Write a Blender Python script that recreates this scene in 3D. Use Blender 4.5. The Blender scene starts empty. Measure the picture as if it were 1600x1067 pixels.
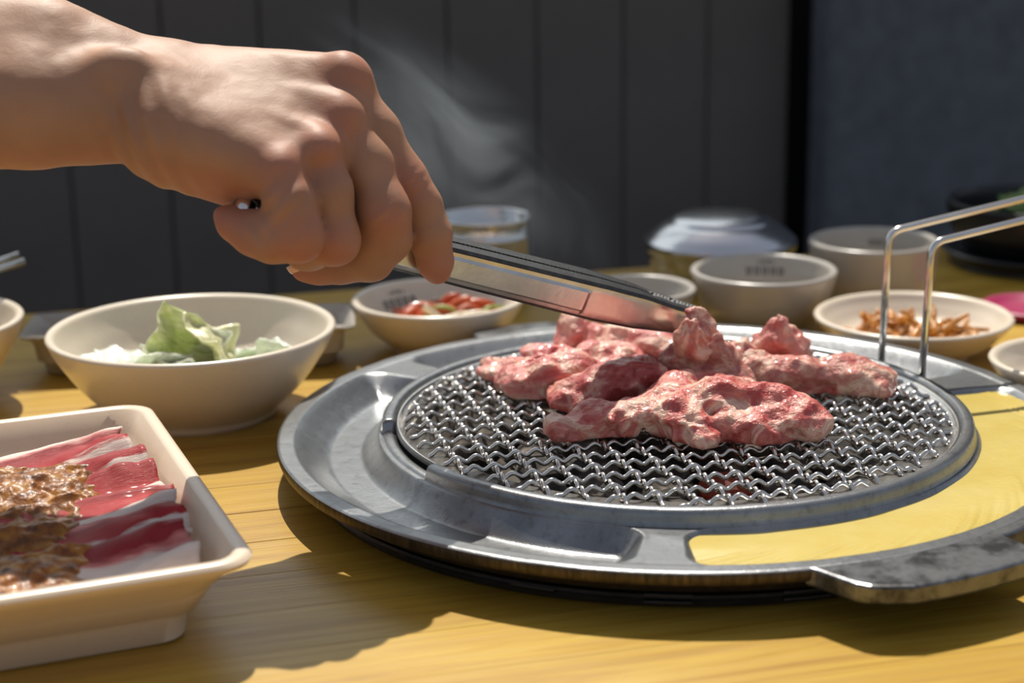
import bpy, bmesh, math, random
import numpy as np
from mathutils import Vector, Matrix
R_ = math.radians
random.seed(7); rng = np.random.default_rng(7)
SC = bpy.context.scene
COL = SC.collection

# ------------------------------------------------------------------ camera
F, PITCH, ROLL, H = 2800.0, 0.2623, -0.0155, 0.2692          # focal length in px of the 1600 px frame
c_, s_ = math.cos(PITCH), math.sin(PITCH)
FWD = np.array([0, c_, -s_]); UP0 = np.array([0, s_, c_]); RT0 = np.array([1., 0, 0])
RT = RT0*math.cos(ROLL) + UP0*math.sin(ROLL); UPV = -RT0*math.sin(ROLL) + UP0*math.cos(ROLL)
O = np.array([0, 0, H])
cd = bpy.data.cameras.new('camera'); cam = bpy.data.objects.new('camera', cd); COL.objects.link(cam)
cam.matrix_world = Matrix(((RT[0], UPV[0], -FWD[0], 0), (RT[1], UPV[1], -FWD[1], 0), (RT[2], UPV[2], -FWD[2], H), (0, 0, 0, 1)))
cd.sensor_width = 36; cd.lens = 36*F/1600; cd.clip_start = .01; cd.clip_end = 50
cd.dof.use_dof = True; cd.dof.focus_distance = .745; cd.dof.aperture_fstop = 7.6
SC.camera = cam

def ray(x, y): return FWD + (x-800)/F*RT - (y-533.5)/F*UPV
def at(x, y, z):                       # pixel -> point on the horizontal plane z
    d = ray(x, y); return O + d*(z-H)/d[2]
def atY(x, y, Y):                      # pixel -> point at distance Y
    d = ray(x, y); return O + d*Y/d[1]

# ------------------------------------------------------------------ light
SUN_T = np.array([.06, -.62, -1.0])    # direction the sunlight travels
SC.view_settings.view_transform = 'Standard'; SC.view_settings.look = 'None'
SC.view_settings.gamma = 1; SC.view_settings.use_curve_mapping = False
SC.view_settings.exposure = 0.0
w = bpy.data.worlds.new('world'); SC.world = w; w.use_nodes = True
wn = w.node_tree.nodes; wl = w.node_tree.links; wn.clear()
sky = wn.new('ShaderNodeTexSky'); sky.sky_type = 'NISHITA'; sky.sun_disc = False
sky.sun_elevation = math.atan2(1, .625); sky.sun_rotation = R_(-6)
sky.air_density = 1.0; sky.dust_density = 1.5; sky.ozone_density = 1.5
bg = wn.new('ShaderNodeBackground'); bg.inputs[1].default_value = .06
bg2 = wn.new('ShaderNodeBackground'); bg2.inputs[0].default_value = (1, .95, .89, 1); bg2.inputs[1].default_value = .18   # light of the room around
ads = wn.new('ShaderNodeAddShader')
wo = wn.new('ShaderNodeOutputWorld'); wl.new(sky.outputs[0], bg.inputs[0]); wl.new(bg.outputs[0], ads.inputs[0]); wl.new(bg2.outputs[0], ads.inputs[1]); wl.new(ads.outputs[0], wo.inputs[0])
sd = bpy.data.lights.new('sun', 'SUN'); sd.energy = 5.4; sd.angle = R_(.55); sd.color = (1, .93, .82)
sun = bpy.data.objects.new('sun', sd); COL.objects.link(sun)
sun.rotation_euler = Vector(SUN_T).to_track_quat('-Z', 'Y').to_euler(); sun.location = (0, 2, 3)

# ------------------------------------------------------------------ helpers
def tag(o, label=None, cat=None, group=None, kind=None):
    if label: o['label'] = label
    if cat: o['category'] = cat
    if group: o['group'] = group
    if kind: o['kind'] = kind
    return o
def mesh(verts, faces, smooth=True):
    me = bpy.data.meshes.new('m')
    verts = np.asarray(verts, float)
    if isinstance(faces, np.ndarray): faces = faces.tolist()
    me.from_pydata(verts.tolist(), [], faces)
    if smooth: me.polygons.foreach_set('use_smooth', [True]*len(me.polygons))
    me.update(); return me
def obj(name, me, m=None, parent=None, loc=None, rz=0):
    o = bpy.data.objects.new(name, me); COL.objects.link(o)
    if m is not None and me is not None and len(me.materials) == 0: me.materials.append(m)
    if parent: o.parent = parent
    if loc is not None: o.location = loc
    o.rotation_euler.z = rz
    return o
def empty(name, loc=(0, 0, 0), rz=0):
    o = bpy.data.objects.new(name, None); COL.objects.link(o); o.location = loc; o.rotation_euler.z = rz
    o.empty_display_size = .02; return o
def autosmooth(me, ang=40):
    bm = bmesh.new(); bm.from_mesh(me)
    for e in bm.edges:
        if len(e.link_faces) == 2 and e.calc_face_angle(0) > R_(ang): e.smooth = False
    bm.to_mesh(me); bm.free(); return me
def fixn(me):
    bm = bmesh.new(); bm.from_mesh(me); bmesh.ops.recalc_face_normals(bm, faces=bm.faces); bm.to_mesh(me); bm.free(); return me
def lathe(prof, n=96, closed=False, caps=True):
    prof = np.asarray(prof, float); k = len(prof); a = np.linspace(0, 2*np.pi, n, endpoint=False)
    V = np.stack([np.outer(np.cos(a), prof[:, 0]), np.outer(np.sin(a), prof[:, 0]), np.tile(prof[:, 1], (n, 1))], -1).reshape(-1, 3)
    Fc = []
    for i in range(n):
        j = (i+1) % n
        for q in range(k if closed else k-1):
            r = (q+1) % k; Fc.append((i*k+q, j*k+q, j*k+r, i*k+r))
    me = mesh(V, Fc)
    bm = bmesh.new(); bm.from_mesh(me); bmesh.ops.remove_doubles(bm, verts=bm.verts, dist=1e-6)
    bmesh.ops.recalc_face_normals(bm, faces=bm.faces); bm.to_mesh(me); bm.free(); return me
def smooth_prof(pts, n=6):             # Catmull-Rom through profile points
    p = np.asarray(pts, float); out = []
    for i in range(len(p)-1):
        a, b, c, d = p[max(i-1, 0)], p[i], p[i+1], p[min(i+2, len(p)-1)]
        for t in np.linspace(0, 1, n, endpoint=False):
            out.append(.5*((2*b)+(-a+c)*t+(2*a-5*b+4*c-d)*t*t+(-a+3*b-3*c+d)*t**3))
    out.append(p[-1]); return np.array(out)
def tube(P, r, n=8, cap=True):
    P = np.asarray(P, float); k = len(P); r = np.broadcast_to(r, (k,))
    T = np.gradient(P, axis=0); T /= np.linalg.norm(T, axis=1)[:, None]
    up = np.array([0, 0, 1.]) if abs(T[0, 2]) < .9 else np.array([0, 1., 0])
    Nn = np.cross(T[0], up); Nn /= np.linalg.norm(Nn); V = []
    a = np.linspace(0, 2*np.pi, n, endpoint=False)
    for i in range(k):
        Nn = Nn-T[i]*(Nn@T[i]); Nn /= np.linalg.norm(Nn); B = np.cross(T[i], Nn)
        V.append(P[i]+r[i]*(np.outer(np.cos(a), Nn)+np.outer(np.sin(a), B)))
    V = np.concatenate(V); Fc = []
    for i in range(k-1):
        for j in range(n):
            q = (j+1) % n; Fc.append((i*n+j, i*n+q, (i+1)*n+q, (i+1)*n+j))
    if cap: Fc += [tuple(range(n))[::-1], tuple(range((k-1)*n, k*n))]
    return fixn(mesh(V, Fc))
def box(sx, sy, sz, bev=0, seg=2):
    bm = bmesh.new(); bmesh.ops.create_cube(bm, size=1)
    bmesh.ops.scale(bm, vec=(sx, sy, sz), verts=bm.verts)
    if bev: bmesh.ops.bevel(bm, geom=bm.edges[:], offset=bev, segments=seg, affect='EDGES', profile=.5)
    me = bpy.data.meshes.new('m'); bm.to_mesh(me); bm.free(); return me
def grid_mesh(X, Y, Z, wrap=False, uv=True):
    n, k = X.shape; V = np.stack([X, Y, Z], -1).reshape(-1, 3)
    i, j = np.meshgrid(np.arange(n if wrap else n-1), np.arange(k-1), indexing='ij'); i2 = (i+1) % n
    Fc = np.stack([i*k+j, i2*k+j, i2*k+j+1, i*k+j+1], -1).reshape(-1, 4)
    me = mesh(V, Fc)
    if uv and not wrap:
        l = me.uv_layers.new(name='UVMap'); vi = np.zeros(len(me.loops), int); me.loops.foreach_get('vertex_index', vi)
        l.data.foreach_set('uv', np.stack([(vi//k)/(n-1), (vi % k)/(k-1)], -1).ravel())
    return me
def sheet(X, Y, Z, th):                # closed thick sheet from a grid, with UVs
    n, k = X.shape
    gu = np.stack([np.gradient(A, axis=0) for A in (X, Y, Z)], -1); gv = np.stack([np.gradient(A, axis=1) for A in (X, Y, Z)], -1)
    N = np.cross(gu, gv); N /= np.linalg.norm(N, axis=-1)[..., None]+1e-12
    P = np.stack([X, Y, Z], -1); T = np.broadcast_to(th, (n, k))[..., None]*.5
    V = np.concatenate([(P+N*T).reshape(-1, 3), (P-N*T).reshape(-1, 3)]); m = n*k
    i, j = np.meshgrid(np.arange(n-1), np.arange(k-1), indexing='ij')
    q = np.stack([i*k+j, (i+1)*k+j, (i+1)*k+j+1, i*k+j+1], -1).reshape(-1, 4)
    Fc = np.concatenate([q, q[:, ::-1]+m]).tolist()
    ring = [(a, 0) for a in range(n)]+[(n-1, b) for b in range(1, k)]+[(a, k-1) for a in range(n-2, -1, -1)]+[(0, b) for b in range(k-2, 0, -1)]
    ids = [a*k+b for a, b in ring]
    for a, b in zip(ids, ids[1:]+ids[:1]): Fc.append((b, a, a+m, b+m))
    me = mesh(V, Fc)
    l = me.uv_layers.new(name='UVMap'); vi = np.zeros(len(me.loops), int); me.loops.foreach_get('vertex_index', vi); vi %= m
    l.data.foreach_set('uv', np.stack([(vi//k)/(n-1), (vi % k)/(k-1)], -1).ravel())
    return fixn(me)
# value noise on arrays
_T = rng.random(4096).astype(np.float32)
def vnoise(x, y, z, seed=0):
    xi, yi, zi = np.floor(x).astype(int), np.floor(y).astype(int), np.floor(z).astype(int)
    fx, fy, fz = x-xi, y-yi, z-zi
    fx = fx*fx*(3-2*fx); fy = fy*fy*(3-2*fy); fz = fz*fz*(3-2*fz); r = 0
    for a in (0, 1):
        for b in (0, 1):
            for c in (0, 1):
                h = ((xi+a)*73856093 ^ (yi+b)*19349663 ^ (zi+c)*83492791 ^ seed*2654435) % 4096
                r = r+_T[h]*((fx if a else 1-fx)*(fy if b else 1-fy)*(fz if c else 1-fz))
    return r*2-1
def fbm(x, y, z, s, oct=3, seed=0):
    r = 0; a = 1; t = 0
    for o in range(oct): r = r+a*vnoise(x/s, y/s, z/s, seed+o); t += a; a *= .5; s /= 2.03
    return r/t
# implicit surfaces -> mesh (surface nets)
def surface_nets(D, org, h):
    S = D < 0; nx, ny, nz = D.shape
    cnt = np.zeros((nx-1, ny-1, nz-1), np.int8)
    for a in (0, 1):
        for b in (0, 1):
            for c in (0, 1): cnt += S[a:nx-1+a, b:ny-1+b, c:nz-1+c]
    act = np.argwhere((cnt > 0) & (cnt < 8)); I = -np.ones(cnt.shape, int); I[tuple(act.T)] = np.arange(len(act))
    acc = np.zeros((len(act), 3)); num = np.zeros(len(act))
    cs = [(a, b, c) for a in (0, 1) for b in (0, 1) for c in (0, 1)]
    for p in cs:
        for ax in range(3):
            if p[ax]: continue
            q = list(p); q[ax] = 1
            d0 = D[tuple((act+p).T)]; d1 = D[tuple((act+q).T)]; m = (d0 < 0) != (d1 < 0)
            t = np.where(m, d0/(d0-d1+1e-20), 0); pos = np.array(p)+np.outer(t, np.array(q)-np.array(p))
            acc += pos*m[:, None]; num += m
    V = (act+acc/num[:, None])*h+org
    Fs = []
    for ax in range(3):
        o1, o2 = (ax+1) % 3, (ax+2) % 3
        sl0 = [slice(None)]*3; sl1 = [slice(None)]*3; sl0[ax] = slice(0, -1); sl1[ax] = slice(1, None)
        e = np.argwhere(S[tuple(sl0)] != S[tuple(sl1)])
        e = e[(e[:, o1] > 0) & (e[:, o2] > 0) & (e[:, o1] < D.shape[o1]-1) & (e[:, o2] < D.shape[o2]-1)]
        fl = S[tuple(e.T)]
        u = np.zeros(3, int); u[o1] = 1; v = np.zeros(3, int); v[o2] = 1
        q = np.stack([I[tuple((e-u-v).T)], I[tuple((e-v).T)], I[tuple(e.T)], I[tuple((e-u).T)]], -1)
        q[~fl] = q[~fl][:, ::-1]; Fs.append(q)
    return mesh(V, np.concatenate(Fs))
def smin(a, b, k):
    h = np.clip(.5+.5*(b-a)/k, 0, 1); return b+(a-b)*h-k*h*(1-h)
def grid3(lo, hi, h):
    ax = [np.arange(lo[i], hi[i]+h, h, dtype=np.float32) for i in range(3)]
    return np.meshgrid(*ax, indexing='ij')
def cone(X, Y, Z, a, b, ra, rb):       # rounded cone distance
    a = np.asarray(a); b = np.asarray(b); d = b-a; L2 = d@d
    t = np.clip(((X-a[0])*d[0]+(Y-a[1])*d[1]+(Z-a[2])*d[2])/L2, 0, 1)
    return np.sqrt((X-a[0]-t*d[0])**2+(Y-a[1]-t*d[1])**2+(Z-a[2]-t*d[2])**2)-(ra+(rb-ra)*t)
def ell(X, Y, Z, c, r):
    k = np.sqrt(((X-c[0])/r[0])**2+((Y-c[1])/r[1])**2+((Z-c[2])/r[2])**2)
    return (k-1)*min(r)

# ------------------------------------------------------------------ materials
class NT:
    def __init__(s, name):
        s.m = bpy.data.materials.new(name); s.m.use_nodes = True; s.n = s.m.node_tree.nodes; s.l = s.m.node_tree.links
        s.b = s.n['Principled BSDF']
    def add(s, t, **k):
        n = s.n.new(t)
        for a, v in k.items():
            if a.startswith('i_'):
                kk = a[2:]; n.inputs[int(kk) if kk.isdigit() else kk.replace('_', ' ')].default_value = v
            else: setattr(n, a, v)
        return n
    def lk(s, a, b): s.l.new(a, b); return s
    def coord(s, kind='Object', scale=(1, 1, 1), rot=(0, 0, 0)):
        t = s.add('ShaderNodeTexCoord'); m = s.add('ShaderNodeMapping'); m.inputs['Scale'].default_value = scale; m.inputs['Rotation'].default_value = rot
        s.lk(t.outputs[kind], m.inputs[0]); return m.outputs[0]
    def noise(s, vec, scale, detail=4, rough=.55, dist=0):
        n = s.add('ShaderNodeTexNoise'); n.inputs['Scale'].default_value = scale; n.inputs['Detail'].default_value = detail
        n.inputs['Roughness'].default_value = rough; n.inputs['Distortion'].default_value = dist
        if vec is not None: s.lk(vec, n.inputs['Vector'])
        return n.outputs[0]
    def ramp(s, fac, stops):
        r = s.add('ShaderNodeValToRGB'); e = r.color_ramp.elements
        while len(e) < len(stops): e.new(.5)
        for el, (p, c) in zip(e, stops):
            el.position = p; el.color = (c, c, c, 1) if isinstance(c, (int, float)) else (*c, 1)
        s.lk(fac, r.inputs[0]); return r.outputs[0]
    def mix(s, fac, a, b, mode='MIX'):
        n = s.add('ShaderNodeMix', data_type='RGBA', blend_type=mode)
        for v, i in ((fac, 0), (a, 6), (b, 7)):
            if isinstance(v, (int, float)): n.inputs[i].default_value = v
            elif isinstance(v, tuple): n.inputs[i].default_value = (*v, 1)
            else: s.lk(v, n.inputs[i])
        return n.outputs[2]
    def bump(s, hgt, dist, strength=1, normal=None):
        n = s.add('ShaderNodeBump'); n.inputs['Strength'].default_value = strength; n.inputs['Distance'].default_value = dist
        s.lk(hgt, n.inputs['Height'])
        if normal is not None: s.lk(normal, n.inputs['Normal'])
        s.lk(n.outputs[0], s.b.inputs['Normal']); return n.outputs[0]
    def set(s, **k):
        for a, v in k.items():
            i = s.b.inputs[a.replace('_', ' ')]
            if isinstance(v, tuple): i.default_value = (*v, 1) if len(v) == 3 and i.type == 'RGBA' else v
            elif isinstance(v, (int, float)): i.default_value = v
            else: s.lk(v, i)
        return s
M = {}
def simple(name, col, rough=.5, metal=0, bump=None, var=.12, vs=30, **k):
    t = NT(name); v = t.coord(); n = t.noise(v, vs)
    c = t.ramp(n, [(.3, tuple(x*(1-var) for x in col)), (.7, tuple(min(1, x*(1+var)) for x in col))])
    t.set(Base_Color=c, Roughness=rough, Metallic=metal, **k)
    if bump: t.bump(t.noise(v, bump[0]), bump[1])
    M[name] = t.m; return t
# wood
t = NT('wood'); tc = t.add('ShaderNodeTexCoord'); oi = t.add('ShaderNodeObjectInfo')
cb = t.add('ShaderNodeCombineXYZ'); mu = t.add('ShaderNodeMath', operation='MULTIPLY', i_1=37.0); t.lk(oi.outputs['Random'], mu.inputs[0])
t.lk(mu.outputs[0], cb.inputs[0]); t.lk(mu.outputs[0], cb.inputs[1])
va = t.add('ShaderNodeVectorMath', operation='ADD'); t.lk(tc.outputs['Object'], va.inputs[0]); t.lk(cb.outputs[0], va.inputs[1])
mp = t.add('ShaderNodeMapping'); mp.inputs['Scale'].default_value = (1.6, 26, 26); t.lk(va.outputs[0], mp.inputs[0])
g1 = t.noise(mp.outputs[0], 4.0, 5, .6, .9)
mp2 = t.add('ShaderNodeMapping'); mp2.inputs['Scale'].default_value = (6, 420, 420); t.lk(va.outputs[0], mp2.inputs[0])
g2 = t.noise(mp2.outputs[0], 1.6, 3, .6)
base = t.ramp(g1, [(.25, (.32, .165, .018)), (.45, (.50, .305, .040)), (.62, (.57, .375, .060)), (.8, (.62, .44, .10))])
fine = t.ramp(g2, [(.3, (.72, .66, .58)), (.55, (1, 1, 1))])
cc = t.mix(.55, base, fine, 'MULTIPLY')
pv = t.ramp(oi.outputs['Random'], [(0, (.84, .80, .74)), (1, (1.0, 1.0, 1.0))])
cc = t.mix(1.0, cc, pv, 'MULTIPLY')
ro = t.ramp(g2, [(.3, .40), (.7, .29)])
t.set(Base_Color=cc, Roughness=ro, Specular_IOR_Level=.6); t.bump(g2, .0003, .5); M['wood'] = t.m
simple('table_frame', (.05, .035, .025), .5)
# ceramic
def ceramic(name, col, rough=.32):
    t = NT(name); v = t.coord(); n = t.noise(v, 40, 4); n2 = t.noise(v, 900, 2)
    c = t.ramp(n, [(.35, tuple(x*.95 for x in col)), (.7, col)])
    sp = t.ramp(n2, [(.30, (.78, .74, .68)), (.36, (1, 1, 1))])
    t.set(Base_Color=t.mix(.6, c, sp, 'MULTIPLY'), Roughness=rough, Coat_Weight=.25, Coat_Roughness=.2)
    t.bump(n, .0004, .3); M[name] = t.m
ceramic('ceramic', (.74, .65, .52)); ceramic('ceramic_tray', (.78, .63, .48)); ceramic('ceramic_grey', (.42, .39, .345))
simple('print', (.06, .06, .055), .6)
# metals
t = NT('cast_alu'); v = t.coord(); n1 = t.noise(v, 22, 6, .65, .6); n2 = t.noise(v, 240, 4); n3 = t.noise(v, 1500, 2)
col = t.ramp(n1, [(.28, (.16, .165, .17)), (.5, (.25, .26, .27)), (.75, (.35, .36, .37))])
sc = t.ramp(n2, [(.25, (.55, .54, .52)), (.45, (1, 1, 1))]); col = t.mix(.7, col, sc, 'MULTIPLY')
ro = t.ramp(n1, [(.3, .36), (.7, .25)])
t.set(Base_Color=col, Metallic=.82, Roughness=ro); t.bump(t.mix(.5, n2, n3), .00035, .55); M['cast_alu'] = t.m
t = NT('cast_worn'); v = t.coord(); n1 = t.noise(v, 48, 8, .7, 0); n2 = t.noise(v, 500, 3)
col = t.ramp(n1, [(.40, (.06, .06, .062)), (.54, (.20, .207, .215)), (.75, (.25, .26, .27))])
t.set(Base_Color=col, Metallic=.85, Roughness=.33); t.bump(n2, .0002, .4); M['cast_worn'] = t.m
t = NT('cast_side'); v = t.coord(scale=(1, 1, .15)); n1 = t.noise(v, 350, 4, .7)
col = t.ramp(n1, [(.35, (.04, .033, .026)), (.62, (.11, .085, .058)), (.82, (.24, .18, .11))])
t.set(Base_Color=col, Metallic=.8, Roughness=.45); t.bump(n1, .0003, .5); M['cast_side'] = t.m
simple('black_metal', (.022, .019, .017), .42, .3, (200, .0004), .4, 60)
simple('steel', (.72, .70, .67), .16, 1, None, .06, 60)
simple('steel_wire', (.70, .68, .64), .2, 1, (500, .0001), .12, 120)
simple('steel_brushed', (.66, .64, .61), .27, 1, (300, .0001), .1, 80)
simple('steel_polished', (.62, .63, .65), .2, 1, None, .05, 30)
simple('tong_edge_dark_reflection', (.035, .035, .037), .45, .4, (900, .0003), .4, 300)  # steel flanges: reflection of the dark wall painted into the colour
simple('ash_iron', (.07, .063, .055), .8, .2, (180, .001), .5, 45)
t = NT('charcoal'); v = t.coord(); n = t.noise(v, 70, 5, .65)
t.set(Base_Color=t.ramp(n, [(.4, (.018, .016, .015)), (.56, (.07, .06, .052)), (.74, (.34, .30, .25))]), Roughness=.9); t.bump(n, .002, .8); M['charcoal'] = t.m
t = NT('ember'); v = t.coord(); n = t.noise(v, 70, 5, .65)
t.set(Base_Color=t.ramp(n, [(.4, (.04, .016, .012)), (.6, (.12, .035, .025))]), Roughness=.9, Emission_Color=(1, .10, .02), Emission_Strength=.03); M['ember'] = t.m
# egg
t = NT('egg'); v = t.coord(); n = t.noise(v, 30, 4); wv = t.noise(t.coord(scale=(1, 1, 1)), 160, 3, .5, 1.5)
t.set(Base_Color=t.ramp(n, [(.3, (.63, .47, .12)), (.7, (.69, .55, .20))]), Roughness=.17, Subsurface_Weight=.25, Subsurface_Radius=(.01, .006, .002), Subsurface_Scale=.5, Coat_Weight=.4, Coat_Roughness=.12)
t.bump(wv, .0005, .35); M['egg'] = t.m
# meat
def meatmat(name, lean, mid, fat, seed=0):
    t = NT(name); tc = t.add('ShaderNodeTexCoord'); mp = t.add('ShaderNodeMapping'); mp.inputs['Location'].default_value = (seed, seed*.7, seed*.3)
    mp.inputs['Scale'].default_value = (1, 1.25, 1.2); t.lk(tc.outputs['Object'], mp.inputs[0]); v = mp.outputs[0]
    n1 = t.noise(v, 42, 5, .62, 1.6); n2 = t.noise(v, 150, 4, .6, 1.2); n3 = t.noise(v, 700, 3)
    c = t.ramp(n1, [(.36, lean), (.50, mid), (.60, fat), (.68, mid), (.84, lean)])
    s = t.ramp(n2, [(.38, (.86, .68, .66)), (.56, (1, 1, 1))]); c = t.mix(.75, c, s, 'MULTIPLY')
    f2 = t.ramp(n2, [(.64, 0.0), (.74, .85)]); c = t.mix(f2, c, fat)
    t.set(Base_Color=c, Roughness=t.ramp(n2, [(.3, .26), (.7, .45)]), Subsurface_Weight=.22, Subsurface_Radius=(.006, .002, .0015), Subsurface_Scale=.6, Coat_Weight=.32, Coat_Roughness=.09, Specular_IOR_Level=.4)
    t.bump(t.mix(.35, n2, n3), .0022, .75); M[name] = t.m; return t.m
# skin
t = NT('skin'); v = t.coord(); n1 = t.noise(v, 26, 4); n2 = t.noise(v, 1100, 3, .6); n3 = t.noise(t.coord(scale=(1, 1, 1.4)), 190, 3, .55, .6)
c = t.ramp(n1, [(.3, (.350, .180, .104)), (.7, (.430, .240, .148))])
at0 = t.add('ShaderNodeAttribute', attribute_name='flush'); fl0 = t.add('ShaderNodeMath', operation='MULTIPLY', i_1=.75); t.lk(at0.outputs['Fac'], fl0.inputs[0])
c = t.mix(fl0.outputs[0], c, (.42, .155, .100))
t.set(Base_Color=c, Roughness=.55, Subsurface_Weight=.28, Subsurface_Radius=(.008, .003, .0015), Subsurface_Scale=.6, Specular_IOR_Level=.5)
t.bump(t.mix(.3, n3, n2), .0007, .28); M['skin'] = t.m
simple('nail', (.66, .36, .28), .25, 0, None, .05, 50, Coat_Weight=.5)
# background
simple('upholstery', (.108, .099, .095), .55, 0, (900, .0004), .12, 8)
simple('partition_fabric', (.112, .128, .156), .75, 0, (1400, .0006), .18, 60)
simple('floor_mat', (.10, .09, .08), .6); simple('dark_gap', (.006, .006, .007), .9)
simple('black_pot', (.012, .013, .016), .35, 0, (120, .0005), .3, 40)
simple('magenta', (.34, .02, .09), .4); simple('green_leaf', (.16, .26, .07), .5, 0, (200, .001), .4, 90)
simple('teal_glass', (.16, .26, .27), .25)

# ------------------------------------------------------------------ the setting
WYAW = R_(17); W0 = np.array([0.0, 1.62])                 # back wall
ex = np.array([math.cos(WYAW), math.sin(WYAW)]); ey = np.array([-ex[1], ex[0]])
FLOOR = -.74; WTOP = .26; HEAD = 1.04
def wall_u(px):                                           # where a pixel column meets the wall
    d = ray(px, 250)[:2]; A = np.array([[d[0], -ex[0]], [d[1], -ex[1]]]); return np.linalg.solve(A, W0)[1]
fl = obj('floor', box(6, 5, .04), M['floor_mat'], loc=(0, 1.2, FLOOR-.02)); tag(fl, kind='structure')
wb = obj('wall_back', box(3.2, .06, WTOP-FLOOR), M['dark_gap'], loc=(*(W0+ey*.05), (WTOP+FLOOR)/2), rz=WYAW); tag(wb, kind='structure')
useam = [wall_u(p) for p in (697, 835, 973, 1095, 1219)]
pw = float(np.mean(np.diff(useam))); u0 = useam[0]
pm = box(pw-.0007, .05, WTOP-FLOOR-.02, .0030, 3)
uend = wall_u(1219); k = 0
u = uend-pw/2
while u > -1.5:
    p = obj('panel', pm, M['upholstery'], wb, loc=(u-0, -.04, 0)); u -= pw
wr = obj('wall_right', box(1.5, .05, HEAD+.25-FLOOR, .012, 4), M['partition_fabric'], rz=WYAW); tag(wr, kind='structure')
ur = wall_u(1238)+.75; wr.location = (*(W0+ex*ur-ey*.05), (HEAD+.25+FLOOR)/2)

# unseen frosted panes, added to shade the table's back and give soft daylight
t = NT('added_frosted_film'); t.n.remove(t.b); tl = t.add('ShaderNodeBsdfTranslucent'); tl.inputs[0].default_value = (.80, .90, 1.0, 1)
t.lk(tl.outputs[0], t.n['Material Output'].inputs[0]); M['added_frosted_film'] = t.m
simple('window_metal', (.10, .10, .105), .4, .6)
win = empty('added_window_1', (*(W0+ey*.05), WTOP), WYAW); tag(win, kind='structure')
wpn = 4; wlen = ur-.75+1.5; wst = wlen/wpn
for i in range(wpn):
    x = -1.5+wst*(i+.5)
    obj('pane', mesh([(-wst/2+.012, 0, .02), (wst/2-.012, 0, .02), (wst/2-.012, 0, HEAD-WTOP-.02), (-wst/2+.012, 0, HEAD-WTOP-.02)], [(0, 1, 2, 3)], False), M['added_frosted_film'], win, loc=(x, 0, 0))
for i in range(wpn+1): obj('mullion', box(.024, .03, HEAD-WTOP, .002), M['window_metal'], win, loc=(-1.5+wst*i, 0, (HEAD-WTOP)/2))
for z in (.01, HEAD-WTOP-.01): obj('rail', box(wlen, .03, .02, .002), M['window_metal'], win, loc=(-1.5+wlen/2, 0, z))

# table
TY = R_(15)
TX = np.array([math.cos(TY), math.sin(TY)]); TV = np.array([-TX[1], TX[0]])
table = empty('dining_table', (0, .75, FLOOR), TY)
tag(table, 'honey coloured wooden table made of narrow planks', 'table')
q = at(421, 797, 0)[:2]-np.array([0, .75]); v0 = float(q@TV)        # a plank joint seen beside the grill
q2 = at(470, 839, 0)[:2]-np.array([0, .75]); v1 = float(q2@TV)
PWD = abs(v0-v1); ntot = []
edges = [v0-PWD*i for i in range(1, 14)][::-1]+[v0+PWD*i for i in range(0, 14)]
vmax = float((at(330, 468, 0)[:2]-np.array([0, .75]))@TV); edges = [e for e in edges if e < vmax-.01]+[vmax]
random.seed(3)
plm = {}
for a, b in zip(edges[:-1], edges[1:]):
    g = .0007 if (abs(a-v0) < 1e-6 or abs(b-v1) < 1e-6 or abs(b-v0) < 1e-6 or abs(a-v1) < 1e-6) else .00012
    x = -1.05+random.uniform(-.03, .03); sh = random.uniform(0, .0)
    while x < .95:
        L = 2.1; kk = (round(L, 2), g)
        if kk not in plm: plm[kk] = box(L-.0004, b-a-g, .03, .00012, 1)
        obj('plank', plm[kk], M['wood'], table, loc=(x+L/2, (a+b)/2, -FLOOR-.015)); x += L
LV0, LV1 = edges[0], edges[-1]
obj('apron', box(1.7, LV1-LV0-.06, .05, .003), M['table_frame'], table, loc=(0, (LV0+LV1)/2, -FLOOR-.0555))
for sx in (-1, 1):
    for sv in (LV0+.06, LV1-.06):
        obj('leg', box(.06, .06, -FLOOR-.081, .004), M['table_frame'], table, loc=(sx*.8, sv, (-FLOOR-.081)/2))

# ------------------------------------------------------------------ grill pan
GC = np.array([.0735, .7797]); ZR = .021; ZRING = .0275
pan = empty('grill_pan', (GC[0], GC[1], .0)); tag(pan, 'round cast aluminium barbecue pan with a raised ring and side troughs', 'grill pan')
NT_, = (1080,)
th = np.linspace(-np.pi, np.pi, NT_, endpoint=False)
rr = np.concatenate([np.linspace(.1268, .1345, 22), np.linspace(.135, .1705, 54), np.linspace(.1711, .18, 12)])
TH, RR = np.meshgrid(th, rr, indexing='ij'); DEG = np.degrees(TH)
def comp_sdf(a0, a1, r0=.1345, r1=.1722, cr=.011):       # rounded annular slot, negative inside
    mid = (a0+a1)/2; half = R_((a1-a0)/2)
    dth = (TH-R_(mid)+np.pi) % (2*np.pi)-np.pi
    vv = np.abs(dth*RR)-half*RR+cr; uu = np.abs(RR-(r0+r1)/2)-(r1-r0)/2+cr
    return np.minimum(np.maximum(vv, uu), 0)+np.hypot(np.maximum(vv, 0), np.maximum(uu, 0))-cr
COMPS = [(-93.6, 17.5), (26, 139), (147, 260)]
def sstep(x): x = np.clip(x, 0, 1); return x*x*(3-2*x)
Z = np.full_like(RR, ZR-.0004)
for i, (a0, a1) in enumerate(COMPS):
    s = comp_sdf(a0, a1)
    wdt = np.where(RR > .152, .015, .0085)                # gentle slope outside, steeper by the ring
    wdt = .0090+.0110*sstep((RR-.143)/.02)
    Z -= .0100*np.sin(np.clip(-s/wdt, 0, 1)*np.pi/2)**1.15*(s < 0)
Z = Z+np.where(RR > .1722, .0004, 0)*sstep((RR-.1722)/.0006)
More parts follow.
